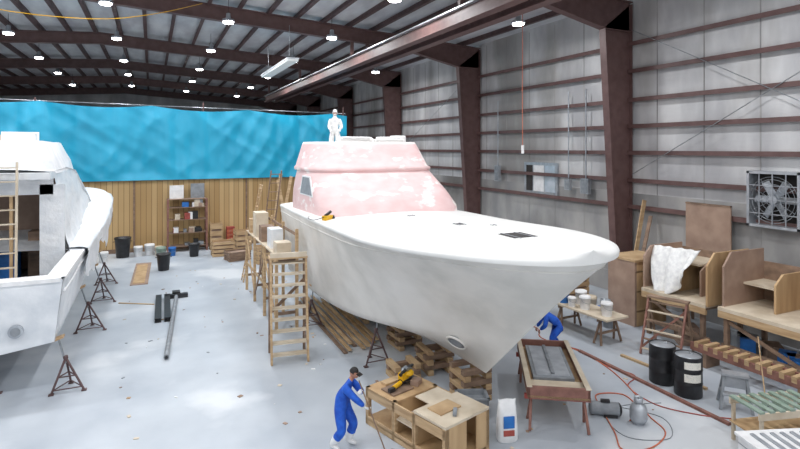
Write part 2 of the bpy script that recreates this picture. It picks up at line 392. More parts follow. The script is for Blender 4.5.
hatch(-.1,9.45,.72,.72); hatch(.05,12.1,.36,.34); hatch(-.15,14.6,.3,.16); hatch(.7,11.5,.2,.12)
m.obj('deck_hatch',parent=boat)
m=MB()
m.box((0,0,.07),(.34,.16,.14),'yellow'); m.cyl((-.1,0,.14),(.15,0,.24),.045,'black'); m.lathe((.2,0,0),[(.1,0),(.11,.03),(.08,.12)],'black'); m.tube([(-.15,0,.1),(-.4,.2,.03),(-.2,.6,.03),(.2,.9,.03)],.012,'black')
m.obj('disc_sander',(CX-2.42,15.8,sheer_h(8.8)+.08),.6)
def cribbing(x,y,top,name='keel_block_stack',w=.9):
    m=MB(); k=0; z=0
    while z<top-.02:
        hh=min(.14,top-z)
        for o in(-.3,.3):
            if k%2==0: m.box((o,0,z+hh/2),(.16,w,hh-.01),'plyh')
            else: m.box((0,o,z+hh/2),(w,.16,hh-.01),'plyd')
        z+=hh;k+=1
    m.obj(name,(x,y,0),random.uniform(-.1,.1))
cribbing(CX,11.5,.82,w=.8)
for y in(13.4,15.4,18.2,21.3): cribbing(CX,y,.65)
cribbing(6.3,13.3,.42,w=.7)
def stand(x,y,top,rz=0,r=.42,lean=(0,0)):
    m=MB(); c=V((lean[0]*.3,lean[1]*.3,top*.62))
    F=[V((r*math.cos(a),r*math.sin(a),.02)) for a in(math.pi/2,math.pi*7/6,math.pi*11/6)]
    for i,f in enumerate(F):
        m.cyl(f,c,.028,'steeld',n=8); m.cyl(f*.55+c*.45,F[(i+1)%3]*.55+c*.45,.018,'steeld',n=6); m.cyl(f*.9+c*.1,F[(i+1)%3]*.9+c*.1,.016,'steeld',n=6)
        m.box(f,(.12,.12,.03),'steeld')
    t=V((lean[0],lean[1],top)); m.cyl(c-V((0,0,.15)),t,.025,'metal',n=8); m.lathe((c.x,c.y,c.z-.05),[(.05,0),(.06,.05),(.05,.1)],'steeld',10)
    m.box(t,(.26,.26,.05),'plyh',rot=(.3*-lean[1],lean[0]*1.2,0))
    m.obj('boat_jack_stand',(x,y,0),rz)
stand(5.95,14.5,1.55,lean=(.12,0)); stand(5.1,18.4,1.45,lean=(.1,0)); stand(8.8,14.5,1.5,lean=(-.1,0)); stand(9.5,18.6,1.45,lean=(-.1,0))
# ---------------------------------------------------------------- left boat
LC=-5.0; LY=16.1
lb=empty('unfinished_motor_yacht',(LC,LY,0))
LL=16.0
def lsheer(s): return 2.95+.5*sm(s/9)+.85*sm((s-6)/9)
def lbs(s):
    w=2.95+.40*sm(s/9)
    e=max(0,(s-10.5)/5.5); return w*math.sqrt(max(0,1-e**2.2))
def lpt(v,u):
    rake=3.6*(1-v)**1.05; L=LL-rake; s=L*(1-(1-u)**1.6)
    seff=s*LL/L; b1=lbs(seff); bc=2.75*math.sqrt(max(0,1-max(0,(seff-6)/10.01)**2))
    zc=1.35; vc=.2; top=lsheer(s)
    if v<=vc: return s,bc*v/vc,.95+(zc-.95)*v/vc
    w=(v-vc)/(1-vc); g=w**(1+.9*sm((s-5)/7)); return s,bc*(1-g)+b1*g,zc+(top-zc)*w
m=MB(); LV=[0,.1,.2]+[.2+.8*i/10 for i in range(1,11)]; NL=36
for sd in(-1,1):
    m.loft([[V((sd*lpt(v,i/NL)[1],lpt(v,i/NL)[0],lpt(v,i/NL)[2])) for v in LV] for i in range(NL+1)],'wraphull',closed=False,caps=False)
tr=[V((-lpt(v,0)[1],-.12*v,lpt(v,0)[2])) for v in LV]+[V((lpt(v,0)[1],-.12*v,lpt(v,0)[2])) for v in LV[::-1]]
m.add(tr,[tuple(range(len(tr)))],'wraphull'); m.obj('hull',parent=lb)
m=MB(); ss=[3.2+(LL-3.2)*(1-(1-i/26)**1.6) for i in range(27)]
m.loft([[V((lbs(s)*x,s,lsheer(s)+.02+.12*(1-x*x))) for x in(1,.7,.35,0,-.35,-.7,-1)] for s in ss],'wrap',closed=False,caps=False)
for sd in(-1,1):
    m.loft([[V((sd*(lbs(s)+.04),s,lsheer(s)-.05)),V((sd*(lbs(s)+.04),s,lsheer(s)+.04)),V((sd*(lbs(s)-.4),s,lsheer(s)+.04)),V((sd*(lbs(s)-.4),s,2.05))] for s in(0,1,2,3.2)],'white',closed=False,caps=False,smooth=False)
m.b2((-2.9,-.15,lsheer(0)-.06),(2.9,.38,lsheer(0)+.04),'white'); m.b2((-2.55,.3,2.0),(2.55,.38,2.9),'wrap')
m.b2((-2.6,.3,1.98),(2.6,3.3,2.05),'grey'); m.obj('cockpit_deck',parent=lb)
m=MB(); m.tube([(2.97,-.05,2.65),(3.0,1.5,2.67),(3.02,3,2.75),(3.17,6,2.93),(3.3,9,3.1)],.03,'white',n=6); m.cyl((1.95,-.16,1.75),(1.95,.02,1.75),.16,'lgrey',n=18); m.cyl((1.95,-.17,1.75),(1.95,-.1,1.75),.11,'grey',n=18)
m.obj('rub_strip',parent=lb)
# loose plastic film hanging over the topsides
def wn(p,k=.1): return V((noise.noise(p*1.3)*k,noise.noise(p*1.3+V((9,0,0)))*k,noise.noise(p*1.3+V((0,9,0)))*k*.5))
m=MB(); rings=[]
for i in range(71):
    s=3.3+9.0*i/70; r=[]
    drop=.85+.35*math.sin(s*1.7)+.2*math.sin(s*3.9)
    for j in range(15):
        t=j/14
        if t<.25: p=V((lbs(s)-.5*(1-t/.25),s,lsheer(s)+.10))
        else:
            q=(t-.25)/.75; p=V((lbs(s)+.06-.10*q*drop+.05*abs(math.sin(s*5+q*2))*q+.04,s,lsheer(s)+.08-drop*q))
        r.append(p+V((.05,0,.02))*noise.noise(V((s*3,q*2 if t>=.25 else 0,4))))
    rings.append(r)
m.loft(rings,'wrap',closed=False,caps=False); m.obj('plastic_skirt',parent=lb,fix=False)
m=MB()
cw=2.72
def topz(s):
    P=[(2.6,5.6),(5.5,5.65),(8.0,5.45),(9.6,4.85),(11.0,4.2),(11.6,3.6)]
    for (a,za),(b,zb) in zip(P,P[1:]):
        if s<=b: return za+(zb-za)*max(0,(s-a))/(b-a)
    return 3.6
for sd in(-1,1):
    rings=[]
    for i in range(31):
        s=3.0+8.4*i/30; r=[]
        for j in range(13):
            z=2.1+(topz(s)-2.1)*j/12; p=V((sd*(cw-.17*(z-3)),s,z)); q=p+wn(p*1.6,.13)
            if j in(0,12): q=p
            r.append(q)
        rings.append(r)
    m.loft(rings,'wrap',closed=False,caps=False)
rings=[]
for i in range(31):
    s=2.5+8.9*i/30; z=topz(s); w=cw-.17*(z-3)+.05; r=[]
    for k in range(15):
        x=-1+2*k/14; p=V((w*x,s-.5*x*x*sm((s-7)/3),z+.12*(1-x*x))); r.append(p+wn(p*1.2,.10)*(1-abs(x)**4))
    rings.append(r)
m.loft(rings,'wrap',closed=False,caps=False)
m.b2((-2.7,3.0,2.05),(-1.2,3.1,5.5),'wrap'); m.b2((1.95,3.0,2.05),(2.6,3.1,5.2),'wrap'); m.b2((-1.2,3.0,4.9),(2.3,3.1,5.55),'wrap'); m.b2((-1.2,3.0,2.05),(.55,3.1,3.2),'wrap')
m.b2((-2.4,6.2,2.05),(2.3,6.3,5.4),'brownpanel'); m.b2((-2.4,3.0,2.0),(2.3,6.3,2.1),'grey')
m.b2((1.2,3.02,2.1),(1.28,3.12,4.9),'ply'); m.b2((.52,3.02,2.1),(.62,3.14,4.9),'white'); m.b2((.6,3.9,2.1),(1.2,4.6,3.1),'bluep'); m.b2((1.4,4.5,2.1),(1.9,5.2,3.6),'plyd')
m.b2((-2.5,2.1,5.4),(2.35,3.1,5.58),'wrap'); m.obj('cabin',parent=lb)
m=MB()
rings=[]
for (f,b,w,z) in((8.6,3.2,2.3,5.5),(8.3,3.2,2.25,5.85),(8.0,3.2,2.15,6.15),(7.6,3.3,2.0,6.5)):
    rings.append([V((p.x,-p.y,p.z))+wn(p*2,.12) for p in outline(z,-f,-b,w,a=1.2)])
m.loft(rings,'wrap')
m.box((1.1,5.0,6.62),(1.0,.8,.4),'wrap',rot=(0,0,.2)); m.box((.1,4.4,6.68),(.7,.7,.5),'brownpanel',rot=(0,0,.3)); m.box((1.5,4.0,6.6),(.4,.4,.3),'white'); m.box((.6,6.0,6.6),(.6,.5,.3),'cream')
m.obj('flybridge',parent=lb)
def ladder(name,p,q,w,m_='plyh',nr=9,side=V((1,0,0)),r=.035):
    m=MB(); p=V(p);q=V(q); s=V(side).normalized()*w/2
    m.beam(p-s,q-s,.05,.09,m_); m.beam(p+s,q+s,.05,.09,m_)
    for i in range(nr): t=(i+.6)/nr; c=p+(q-p)*t; m.beam(c-s,c+s,.09,.035,m_)
    return m.obj(name)
ladder('wooden_ladder',(-3.55,17.3,2.07),(-3.65,18.0,5.9),.5,'cream',10)
for y,x in((16.6,-1.95),(17.3,-3.9)): stand(x,y-.35,1.35,lean=(-.25,.1))
for x,y in((-1.9,21.3),(-1.8,25.0),(-1.9,28.3)): stand(x,y,1.5,lean=(-.3,0),r=.5)
for y in(17,20,24,27): cribbing(LC,y,.95,w=1.0)
# ---------------------------------------------------------------- people
def skin_mesh(vs,es,rs,roots,sub=2):
    me=bpy.data.meshes.new('t'); me.from_pydata([tuple(v) for v in vs],es,[]); o=bpy.data.objects.new('t',me); COL.objects.link(o)
    md=o.modifiers.new('s','SKIN'); md.branch_smoothing=.6
    sv=me.skin_vertices[0].data if len(me.skin_vertices) else None
    if sv is None:
        bm=bmesh.new(); bm.from_mesh(me); bm.verts.layers.skin.verify(); bm.to_mesh(me); bm.free(); sv=me.skin_vertices[0].data
    for i,r in enumerate(rs): sv[i].radius=(r,r) if not hasattr(r,'__len__') else r; sv[i].use_root=(i in roots)
    ms=o.modifiers.new('b','SUBSURF'); ms.levels=sub; ms.render_levels=sub
    bpy.context.view_layer.update(); dg=bpy.context.evaluated_depsgraph_get()
    out=bpy.data.meshes.new_from_object(o.evaluated_get(dg)); bpy.data.objects.remove(o); 
    for p in out.polygons: p.use_smooth=True
    return out
def ik(a,b,l1,l2,pole):
    a=V(a);b=V(b);d=b-a;D=min(d.length,(l1+l2)*.999);d.normalize(); x=(l1*l1-l2*l2+D*D)/(2*D); h=math.sqrt(max(0,l1*l1-x*x))
    p=V(pole);p=(p-d*p.dot(d)).normalized(); return a+d*x+p*h, a+d*D
def segd(p,a,b):
    ab=b-a;t=max(0,min(1,(p-a).dot(ab)/max(ab.length_squared,1e-9)));return (p-(a+ab*t)).length
def person(name,loc,rz,P,mats,hood=False,cap=None,curl=1.0,fat=1.0):
    e=empty(name,loc,rz)
    pel,spi,che,nek,hed=[V(P[k]) for k in('pel','spi','che','nek','hed')]
    fwd=V(P.get('look',(0,1,0))).normalized()
    up=(che-pel).normalized()
    vs=[pel,spi,che,nek,nek*.45+hed*.55]; rs=[.145*fat,.138*fat,.165*fat,.065,.055]; es=[(0,1),(1,2),(2,3),(3,4)]; bm_=['body']*3+['neck']
    def add(p,r,par,tag): vs.append(V(p));rs.append(r);es.append((par,len(vs)-1));bm_.append(tag);return len(vs)-1
    hands=[]
    for sd,k in((-1,'L'),(1,'R')):
        sh=che+V((sd*.185,0,0))+up*.05
        el,ha=ik(sh,P['hand'+k],.29,.26,P.get('pole'+k,(sd*.6,-.4,-.6)))
        i=add(sh,.082*fat,2,'arm'); i=add(sh*.5+el*.5,.068*fat,i,'arm'); i=add(el,.06*fat,i,'arm'); i=add(el*.4+ha*.6,.052*fat,i,'arm'); i=add(ha,.042,i,'arm'); hands.append((sd,ha,(ha-el).normalized()))
        hp_=pel+V((sd*.1,0,-.06)); kn,an=ik(hp_,V(P['foot'+k])+V((0,0,.09)),.43,.42,P.get('kpole',(sd*.15,1,0)))
        i=add(hp_,.118*fat,0,'leg'); i=add(hp_*.5+kn*.5,.10*fat,i,'leg'); i=add(kn,.085*fat,i,'leg'); i=add(kn*.5+an*.5,.08*fat,i,'shin'); i=add(an,.06*fat,i,'shoe')
        i=add(an+V((sd*.02,.1,-.035)),.048,i,'shoe'); i=add(an+V((sd*.03,.19,-.05)),.036,i,'shoe')
    me=skin_mesh(vs,es,rs,[0])
    tags=['body','neck','arm','leg','shin','shoe']
    for t in tags: me.materials.append(M[mats[t]])
    for p in me.polygons:
        c=p.center; best=min(range(len(es)),key=lambda i:segd(c,vs[es[i][0]],vs[es[i][1]])); p.material_index=tags.index(bm_[best])
    o=bpy.data.objects.new('body',me); COL.objects.link(o); o.parent=e
    for sd,w,d in hands:
        n=V(P.get('palm'+('L' if sd<0 else 'R'),(0,0,-1))); n=(n-d*n.dot(d)).normalized(); lat=d.cross(n).normalized()*sd
        hv=[];he=[];hr=[];roots=[]
        def chain(pts,rr):
            o=len(hv); roots.append(o)
            for i,(p,r) in enumerate(zip(pts,rr)):
                hv.append(p);hr.append(r)
                if i: he.append((o+i-1,o+i))
        for off,L in((-.03,.9),(-.01,1.0),(.011,.95),(.03,.78)):
            b=w+d*.02+lat*off*.6; k=w+d*.085+lat*off
            pts=[b,k]; ang=.25*curl; p=k
            for sl in(.042,.028,.022):
                ang+=.55*curl; dr=d*math.cos(ang)+n*math.sin(ang); p=p+dr*sl*L; pts.append(p)
            chain(pts,[.019,.0125,.0105,.0095,.0085])
        b=w+d*.02-lat*.02; k=w+d*.045-lat*.05+n*.012
        chain([b,k,k+(d*.8-lat*.3+n*.5).normalized()*.035,k+(d*.8-lat*.3+n*.5).normalized()*.035+(d*.7+n*.7+lat*.2).normalized()*.028],[.02,.014,.011,.010])
        hm=skin_mesh(hv,he,hr,roots,1); hm.materials.append(M[mats['hand']])
        o=bpy.data.objects.new('hand_left' if sd<0 else 'hand_right',hm); COL.objects.link(o); o.parent=e
    f=fwd; side=f.cross(V((0,0,1))).normalized(); u=side.cross(f).normalized(); R=Matrix((side,f,u)).transposed()
    m=MB(); rings=[]
    for j in range(1,12):
        t=math.pi*j/12; z=-math.cos(t); r=math.sin(t); ring=[]
        for i in range(18):
            a=2*math.pi*i/18; x=.078*r*math.cos(a); y=.098*r*math.sin(a)
            if z<0: x*=1+.22*z; y=y*(1+.12*z)+(.012 if y>0 else 0)*-z
            if y>0 and abs(x)<.016 and -.45<z<.05: y+=.02*(1-abs(z+.3)*1.4)
            ring.append(hed+R@V((x,y,z*.118)))
        rings.append(ring)
    m.loft(rings,'skin')
    for s_ in(-1,1):
        m.sph(hed+R@V((s_*.03,.082,.008)),(.012,.01,.009),'white',8,6,R); m.sph(hed+R@V((s_*.03,.091,.008)),(.005,.004,.005),'black',6,4,R)
        m.sph(hed+R@V((s_*.078,-.005,-.005)),(.01,.02,.032),'skin',8,6,R); m.box(hed+R@V((s_*.03,.09,.026)),(.03,.008,.006),'hair',R)
    m.box(hed+R@V((0,.092,-.055)),(.045,.008,.010),'plyr',R); m.sph(hed+R@V((0,.103,-.02)),(.012,.016,.014),'skin',8,6,R)
    hm=mats['hood'] if hood else (mats.get('capm') or 'hair'); rr=[]
    kk=1.16 if hood else 1.07
    for j in range(7 if not hood else 11):
        t=math.pi*(.03+j*(.075)); z=math.cos(t); r=math.sin(t); ring=[]
        for i in range(18):
            a=2*math.pi*i/18; x=.08*kk*r*math.cos(a); y=.10*kk*r*math.sin(a)-.008
            zz=z*.12*kk
            if y>.03 and zz<.065: y=.03 if zz<.04 else y
            ring.append(hed+R@V((x,y,zz)))
        rr.append(ring)
    m.loft(rr,hm)
    if cap: m.box(hed+R@V((0,.125,.05)),(.13,.09,.012),hm,R)
    if hood: m.sph(hed+R@V((0,.085,-.04)),(.045,.035,.04),'white',10,8,R)
    m.obj('head',parent=e)
    return e
bl=dict(body='blue',neck='skin',arm='blue',leg='blue',shin='blue',shoe='white',hand='white',hood='white')
P=dict(pel=(0,0,.90),spi=(0,.05,1.08),che=(0,.16,1.30),nek=(0,.24,1.47),hed=(0,.31,1.60),look=(.15,1,-.45),handL=(.06,.46,1.27),handR=(.10,.60,.98),
 poleL=(-.7,.1,-.6),poleR=(.8,-.2,-.5),footL=(-.14,.10,0),footR=(.14,-.14,0),palmL=(.5,.6,-.2),palmR=(-.3,.6,-.3))
WR=math.radians(-135)
person('sweeping_worker',(3.62,10.72,0),WR,P,bl,cap=True,fat=1.25)
m=MB(); a=V((.09,.46,1.5)); b=V((.16,1.12,.1)); m.cyl(a,b,.014,'plyd',n=8); m.box((.16,1.14,.09),(.55,.07,.05),'plyd')
for i in range(14): m.box((-.09+i*.039,1.14,.035),(.03,.06,.07),'black')
m.obj('push_broom',(3.62,10.72,0),WR)
bl2=dict(bl); bl2['hand']='skin'; bl2['shoe']='black'
P=dict(pel=(0,0,.86),spi=(0,.18,.98),che=(0,.40,1.12),nek=(0,.56,1.16),hed=(0,.69,1.18),look=(0,.8,-.6),handL=(-.16,.62,.72),handR=(.16,.66,.70),
 poleL=(-.9,-.3,0),poleR=(.9,-.3,0),footL=(-.14,.12,0),footR=(.14,-.05,0),palmL=(0,-.5,-1),palmR=(0,-.5,-1))
person('bending_worker',(11.45,12.85,0),math.radians(60),P,bl2,fat=1.25)
wt=dict(body='wcloth',neck='wcloth',arm='wcloth',leg='wcloth',shin='wcloth',shoe='wcloth',hand='white',hood='wcloth')
P=dict(pel=(0,0,.94),spi=(0,.02,1.1),che=(0,.03,1.34),nek=(0,.05,1.52),hed=(0,.09,1.66),look=(0,1,-.3),handL=(-.20,.32,1.02),handR=(.16,.34,1.0),
 poleL=(-.4,-.8,-.4),poleR=(.4,-.8,-.4),footL=(-.13,.05,0),footR=(.13,-.08,0),palmL=(.5,0,-.6),palmR=(-.5,0,-.6))
person('worker_in_white_suit',(6.45,19.8,6.0),math.radians(160),P,wt,hood=True,fat=1.15)
# ---------------------------------------------------------------- foreground workbench
m=MB(); L,W=2.55,1.3
m.b2((-W/2,-L/2,.84),(W/2,-.35,.9),'cream'); m.b2((-W/2,.25,.78),(W/2,L/2,.84),'ply'); m.b2((-W/2,-L/2,.1),(W/2,L/2,.15),'ply')
for x in(-W/2+.05,W/2-.05):
    for y in(-L/2+.05,-.35,.3,L/2-.05): m.b2((x-.05,y-.05,0),(x+.05,y+.05,.84),'plyh')
m.b2((-W/2,-L/2,.62),(-W/2+.04,L/2,.82),'plyh'); m.b2((W/2-.04,-L/2,.15),(W/2,L/2,.82),'ply'); m.b2((-W/2,-L/2,.12),(-.05,-L/2+.03,.84),'ply'); m.b2((.25,-L/2,.12),(W/2,-L/2+.03,.84),'ply')
m.b2((-W/2,-.37,.12),(W/2,-.33,.84),'ply'); m.b2((-W/2,.28,.12),(W/2,.32,.78),'ply'); m.b2((-W/2+.05,-.33,.45),(W/2-.05,.28,.48),'cream')
m.b2((-W/2,-L/2,.0),(-W/2+.04,L/2,.2),'plyh')
m.b2((-.5,.45,.84),(.1,.9,.88),'plyd'); m.b2((-.3,.95,.84),(.5,1.15,.9),'plyh')
m.b2((-.1,-.3,.8),(.6,.2,.83),'cream'); m.b2((-.4,-.9,.9),(.2,-.5,.93),'plyh')
m.box((.3,.6,.9),(.25,.2,.12),'brownpanel',rot=(0,0,.4)); m.box((-.1,-1.0,.93),(.3,.08,.05),'grey',rot=(0,0,.7))
m.obj('plywood_workbench',(5.42,10.35,0),math.radians(16),bevel=.008)
m=MB(); m.lathe((0,0,.12),[(.12,0),(.14,.02),(.14,.06),(.1,.1)],'yellow'); m.box((-.14,.02,.14),(.24,.14,.16),'yellow'); m.cyl((-.3,0,.2),(-.1,0,.26),.04,'black'); m.cyl((0,-.03,.14),(0,.09,.14),.16,'metal',n=20); m.box((0,0,.02),(.4,.26,.03),'black'); m.box((.1,0,.28),(.2,.05,.05),'black')
m.obj('circular_saw',(5.4,11.15,.92),.5)
m=MB(); m.cyl((0,0,.06),(.3,.1,.06),.05,'yellow'); m.cyl((.3,.1,.06),(.36,.12,.06),.07,'black'); m.box((-.08,-.03,.05),(.16,.08,.08),'black'); m.obj('angle_grinder',(4.9,10.85,.88),.3)
m=MB(); L,W=3.0,1.35
for a,b in(((-W/2,-L/2,.72),(-W/2+.06,L/2,1.0)),((W/2-.06,-L/2,.72),(W/2,L/2,1.0)),((-W/2,-L/2,.72),(W/2,-L/2+.06,1.0)),((-W/2,L/2-.06,.72),(W/2,L/2,1.0))): m.b2(a,b,'plyr')
m.b2((-W/2,-L/2,.74),(W/2,L/2,.80),'ply'); m.b2((-W/2+.2,-L/2+.75,.8),(W/2-.2,L/2-.2,.9),'grey'); m.b2((-W/2+.28,-L/2+.85,.88),(W/2-.28,L/2-.3,.92),'lgrey'); m.b2((-W/2+.06,-L/2+.06,.85),(W/2-.06,-L/2+.6,.9),'cream')
m.b2((-.04,-L/2+.9,.9),(.04,L/2-.3,.97),'metal')
m.b2((-W/2-.02,-L/2-.02,.98),(-W/2+.1,L/2+.02,1.01),'cream'); m.b2((W/2-.1,-L/2-.02,.98),(W/2+.02,L/2+.02,1.01),'cream')
for y in(-L/2+.25,L/2-.3):
    m.b2((-W/2-.05,y-.05,.62),(W/2+.05,y+.05,.72),'red')
    for x in(-W/2+.1,W/2-.1):
        for d in(-.28,.28): m.beam((x,y,.66),(x*1.1,y+d,0.02),.06,.04,'plyr')
        m.beam((x*1.05,y-.16,.3),(x*1.05,y+.16,.3),.03,.05,'plyr')
m.obj('mould_frame_table',(8.98,10.45,0),math.radians(-33),bevel=.006)
m=MB(); W=1.05; H=3.0; D=1.0
for x in(-W/2,W/2):
    m.beam((x,-D/2,0),(x,.1,H),.06,.16,'plyh'); m.beam((x,D/2,0),(x,D/2,H),.08,.08,'plyd'); m.beam((x,-D/2+.1,.5),(x,D/2,.5),.04,.09,'plyd'); m.beam((x,-.1,1.6),(x,D/2,1.6),.04,.09,'plyd'); m.beam((x,-.3,.6),(x,D/2,2.2),.03,.09,'plyd')
for i in range(9):
    t=(i+.7)/9.3; y=-D/2+(D/2+.1)*t; m.b2((-W/2,y-.02,H*t-.02),(W/2,y+.24,H*t+.02),'cream')
m.b2((-W/2-.05,.0,H-.05),(W/2+.05,D/2+.1,H),'plyh'); m.beam((-W/2,D/2,1.2),(W/2,D/2,2.2),.04,.09,'plyd')
m.b2((-W/2-.02,-.0,H),(W/2+.02,.06,H+.14),'cream')
m.obj('wooden_stair_tower',(3.75,16.0,0),math.radians(-8))
m=MB()
for y in(0,2.1,4.2,6.2):
    for x in(0,.7): m.b2((x-.05,y-.05,0),(x+.05,y+.05,2.6 if x==0 else 3.5),'plyh')
    m.b2((0,y-.03,2.4),(.7,y+.03,2.55),'plyd'); m.b2((0,y-.03,.6),(.7,y+.03,.7),'plyd')
for x in(.02,.24,.46): m.b2((x,-.3,2.55),(x+.2,6.5,2.6),'cream')
m.beam((0,0,.3),(0,2.1,2.3),.04,.1,'plyh'); m.beam((0,4.2,.3),(0,2.1,2.3),.04,.1,'plyd'); m.beam((0,4.2,.3),(0,6.2,2.3),.04,.1,'plyh'); m.beam((0,-.1,1.2),(0,6.3,1.2),.03,.12,'plyh'); m.beam((.7,0,3.3),(.7,6.2,3.3),.03,.1,'plyd')
m.box((.33,.6,2.8),(.5,.6,.4),'cream'); m.box((.35,1.9,2.95),(.45,.7,.7),'wrap'); m.box((.33,3.4,2.9),(.5,.6,.6),'plyd'); m.box((.33,4.7,3.1),(.5,.8,1.0),'cream'); m.box((.3,5.8,2.9),(.5,.4,.6),'plyh')
m.obj('wooden_scaffold',(3.85,18.2,0),0)
ladder('wooden_ladder',(3.9,26.0,0),(4.6,25.0,4.6),.5,'plyh',11,side=(0,1,0))
ladder('wooden_ladder',(5.1,27.0,0),(5.5,26.0,5.2),.5,'plyd',12,side=(1,0,0))
m=MB()
for i in range(9): 
    x=i*.15; m.beam((x,random.uniform(-.5,.4),.03+.045*(i%3)),(x+random.uniform(-.15,.15),random.uniform(5,6.3),.03+.045*(i%3)),.12,.04,random.choice(['plyh','ply','plyd']))
m.obj('lumber_stack',(5.4,15.9,0),-.03)
m=MB(); m.b2((0,0,0),(.12,1.2,.1),'plyh'); m.b2((.3,.1,0),(.42,1.1,.1),'plyh'); m.b2((-.1,.3,.1),(.5,.45,.2),'plyd'); m.b2((-.1,.9,.1),(.5,1.05,.2),'plyd'); m.obj('timber_dunnage',(6.0,11.6,0),.3)
m=MB(); m.b2((0,0,0),(.14,1.3,.12),'plyd'); m.b2((.22,.05,0),(.36,1.2,.12),'plyh'); m.b2((-.05,.5,.12),(.45,.66,.24),'plyh'); m.obj('timber_dunnage',(6.75,9.95,0),.5) if False else None
def lin_obj(name,a,b,w,h,mt,**k):
    m=MB(); a=V(a);b=V(b); m.beam(a,b,w,h,mt); return m.obj(name,**k)
m=MB()
for x in(0,.32):
    m.b2((x,0,0),(x+.22,3.4,.03),'black'); m.b2((x,0,.13),(x+.22,3.4,.16),'black'); m.b2((x+.09,0,.03),(x+.13,3.4,.13),'black')
m.obj('black_channel_beams',(.1,21.1,0),-.02)
m=MB(); m.cyl((0,0,.08),(.55,7,.08),.075,'grey'); m.cyl((0,-.02,.08),(.55,7.05,.08),.045,'black'); m.b2((.1,6.9,.0),(1.0,7.15,.16),'black'); m.box((.55,7.25,.12),(.3,.4,.2),'black'); m.obj('black_pole',(.4,17.3,0),0)
m=MB(); m.b2((0,0,0),(.75,5,.03),'brownpanel'); m.b2((.1,.2,.03),(.6,4.5,.05),'ply'); m.obj('plywood_plank',(-.9,27.3,0),-.03)
lin_obj('thin_wood_strip',(-1.2,24.4,.02),(.1,23.6,.02),.06,.03,'plyh')
# scattered sanding debris and offcuts
m=MB(); rnd=random.Random(3)
for i in range(150):
    x=rnd.uniform(-1,13); y=rnd.uniform(8.5,30); s=rnd.uniform(.03,.13)
    m.box((x,y,.008),(s,s*rnd.uniform(.3,1),.014),rnd.choice(['plyh','plyd','cream','white','grey','brownpanel']),rot=(0,0,rnd.uniform(0,3)))
m.obj('scattered_wood_scraps')
def bin_(x,y,r=.33,h=.85,mt='black',name='trash_bin'):
    m=MB(); m.lathe((0,0,0),[(r*.78,0),(r*.8,.02),(r,h*.92),(r*1.08,h*.93),(r*1.08,h),(r*.98,h),(r*.78,.05),(.02,.04)],mt,20)
    for s in(-1,1): m.box((s*r*1.08,0,h*.8),(.05,.14,.04),mt)
    m.obj(name,(x,y,0))
bin_(.57,30.1); bin_(2.25,33.2,.3,.75); bin_(-1.5,34.6,.42,1.15)
def bucket(x,y,z=0,mt='white',s=1,name='plastic_bucket',lid=None):
    m=MB(); r=.15*s;h=.36*s
    m.lathe((0,0,0),[(r*.85,0),(r,h*.85),(r*1.07,h*.86),(r*1.07,h*.9),(r,h*.92),(r*1.02,h)]+([(r*.95,h),(.02,h+.005)] if lid else [(r*.93,h),(r*.8,.03),(.01,.025)]),mt,16)
    m.tube([(-r,0,h*.85),(-r*.9,-r*.6,h*.6),(0,-r*1.15,h*.5),(r*.9,-r*.6,h*.6),(r,0,h*.85)],.006,'metal',n=5)
    m.obj(name,(x,y,z))
for x,y,mt,s in((-.7,34.6,'white',1.6),(-.1,34.7,'white',1.8),(.4,34.3,'cream',1.5),(.5,33.6,'green',1.7),(1.1,33.9,'bluep',1.4),(-2.4,33.5,'white',1.6)): bucket(x,y,0,mt,s,lid=True)
m=MB(); w,h,d=2.2,3.2,.8
for x in(0,w):
    for y in(0,d): m.b2((x-.05,y-.05,0),(x+.05,y+.05,h),'plyr')
for z in(.35,1.15,1.95,2.7,3.2): m.b2((0,0,z-.04),(w,d,z),'plyd')
for i in range(26):
    z=random.choice([.35,1.15,1.95,2.7]); x=random.uniform(.15,w-.4); a=random.uniform(.15,.4)
    m.b2((x,random.uniform(.05,.2),z),(x+a,.6,z+random.uniform(.15,.48)),random.choice(['white','cream','grey','brownpanel','bluep','black','metal','red']))
m.b2((.1,.5,3.2),(.9,.7,4.0),'white'); m.b2((1.3,.5,3.2),(2.1,.6,4.1),'grey')
m.obj('storage_shelf',(.9,34.9,0))
def crate(name,x,y,w,d,h,rz=0,mt='plyh',z=0,n=4):
    m=MB()
    for sx in(0,1):
        for sy in(0,1): m.b2((sx*(w-.06),sy*(d-.06),0),(sx*(w-.06)+.06,sy*(d-.06)+.06,h),mt)
    for i in range(n):
        z0=h*i/n+.01; z1=h*(i+.72)/n
        m.b2((-.02,-.02,z0),(w+.02,0,z1),mt); m.b2((-.02,d,z0),(w+.02,d+.02,z1),mt); m.b2((-.02,0,z0),(0,d,z1),mt); m.b2((w,0,z0),(w+.02,d,z1),mt)
    m.b2((0,0,.03),(w,d,.06),'plyd'); m.b2((.08,.08,.06),(w-.08,d-.08,h*.8),'brownpanel')
    m.obj(name,(x,y,z),rz)
crate('wooden_crate',3.2,32.4,1.2,.9,.9); crate('wooden_crate',4.7,33.6,.9,.8,1.3,.1); crate('wooden_crate',6.0,32.2,1.4,1,.8,-.1); crate('wooden_crate',3.9,30.6,1.2,.9,.55,.2,'plyd'); crate('wooden_crate',3.3,34.7,.7,.7,1.7); crate('wooden_crate',7.8,33.2,1.3,1,1.2); crate('wooden_crate',5.2,29.3,.9,.8,1.0,.1)
m=MB(); m.b2((0,0,.1),(.5,.4,1.3),'red')
for z in(.3,.55,.8,1.05): m.b2((.03,-.02,z-.09),(.47,0,z+.09),'orange'); m.b2((.15,-.05,z),(.35,-.02,z+.02),'metal')
for x in(.06,.44): m.cyl((x,.2,.05),(x+.03,.2,.05),.05,'black')
m.obj('tool_chest',(4.3,35.1,0))
m=MB()
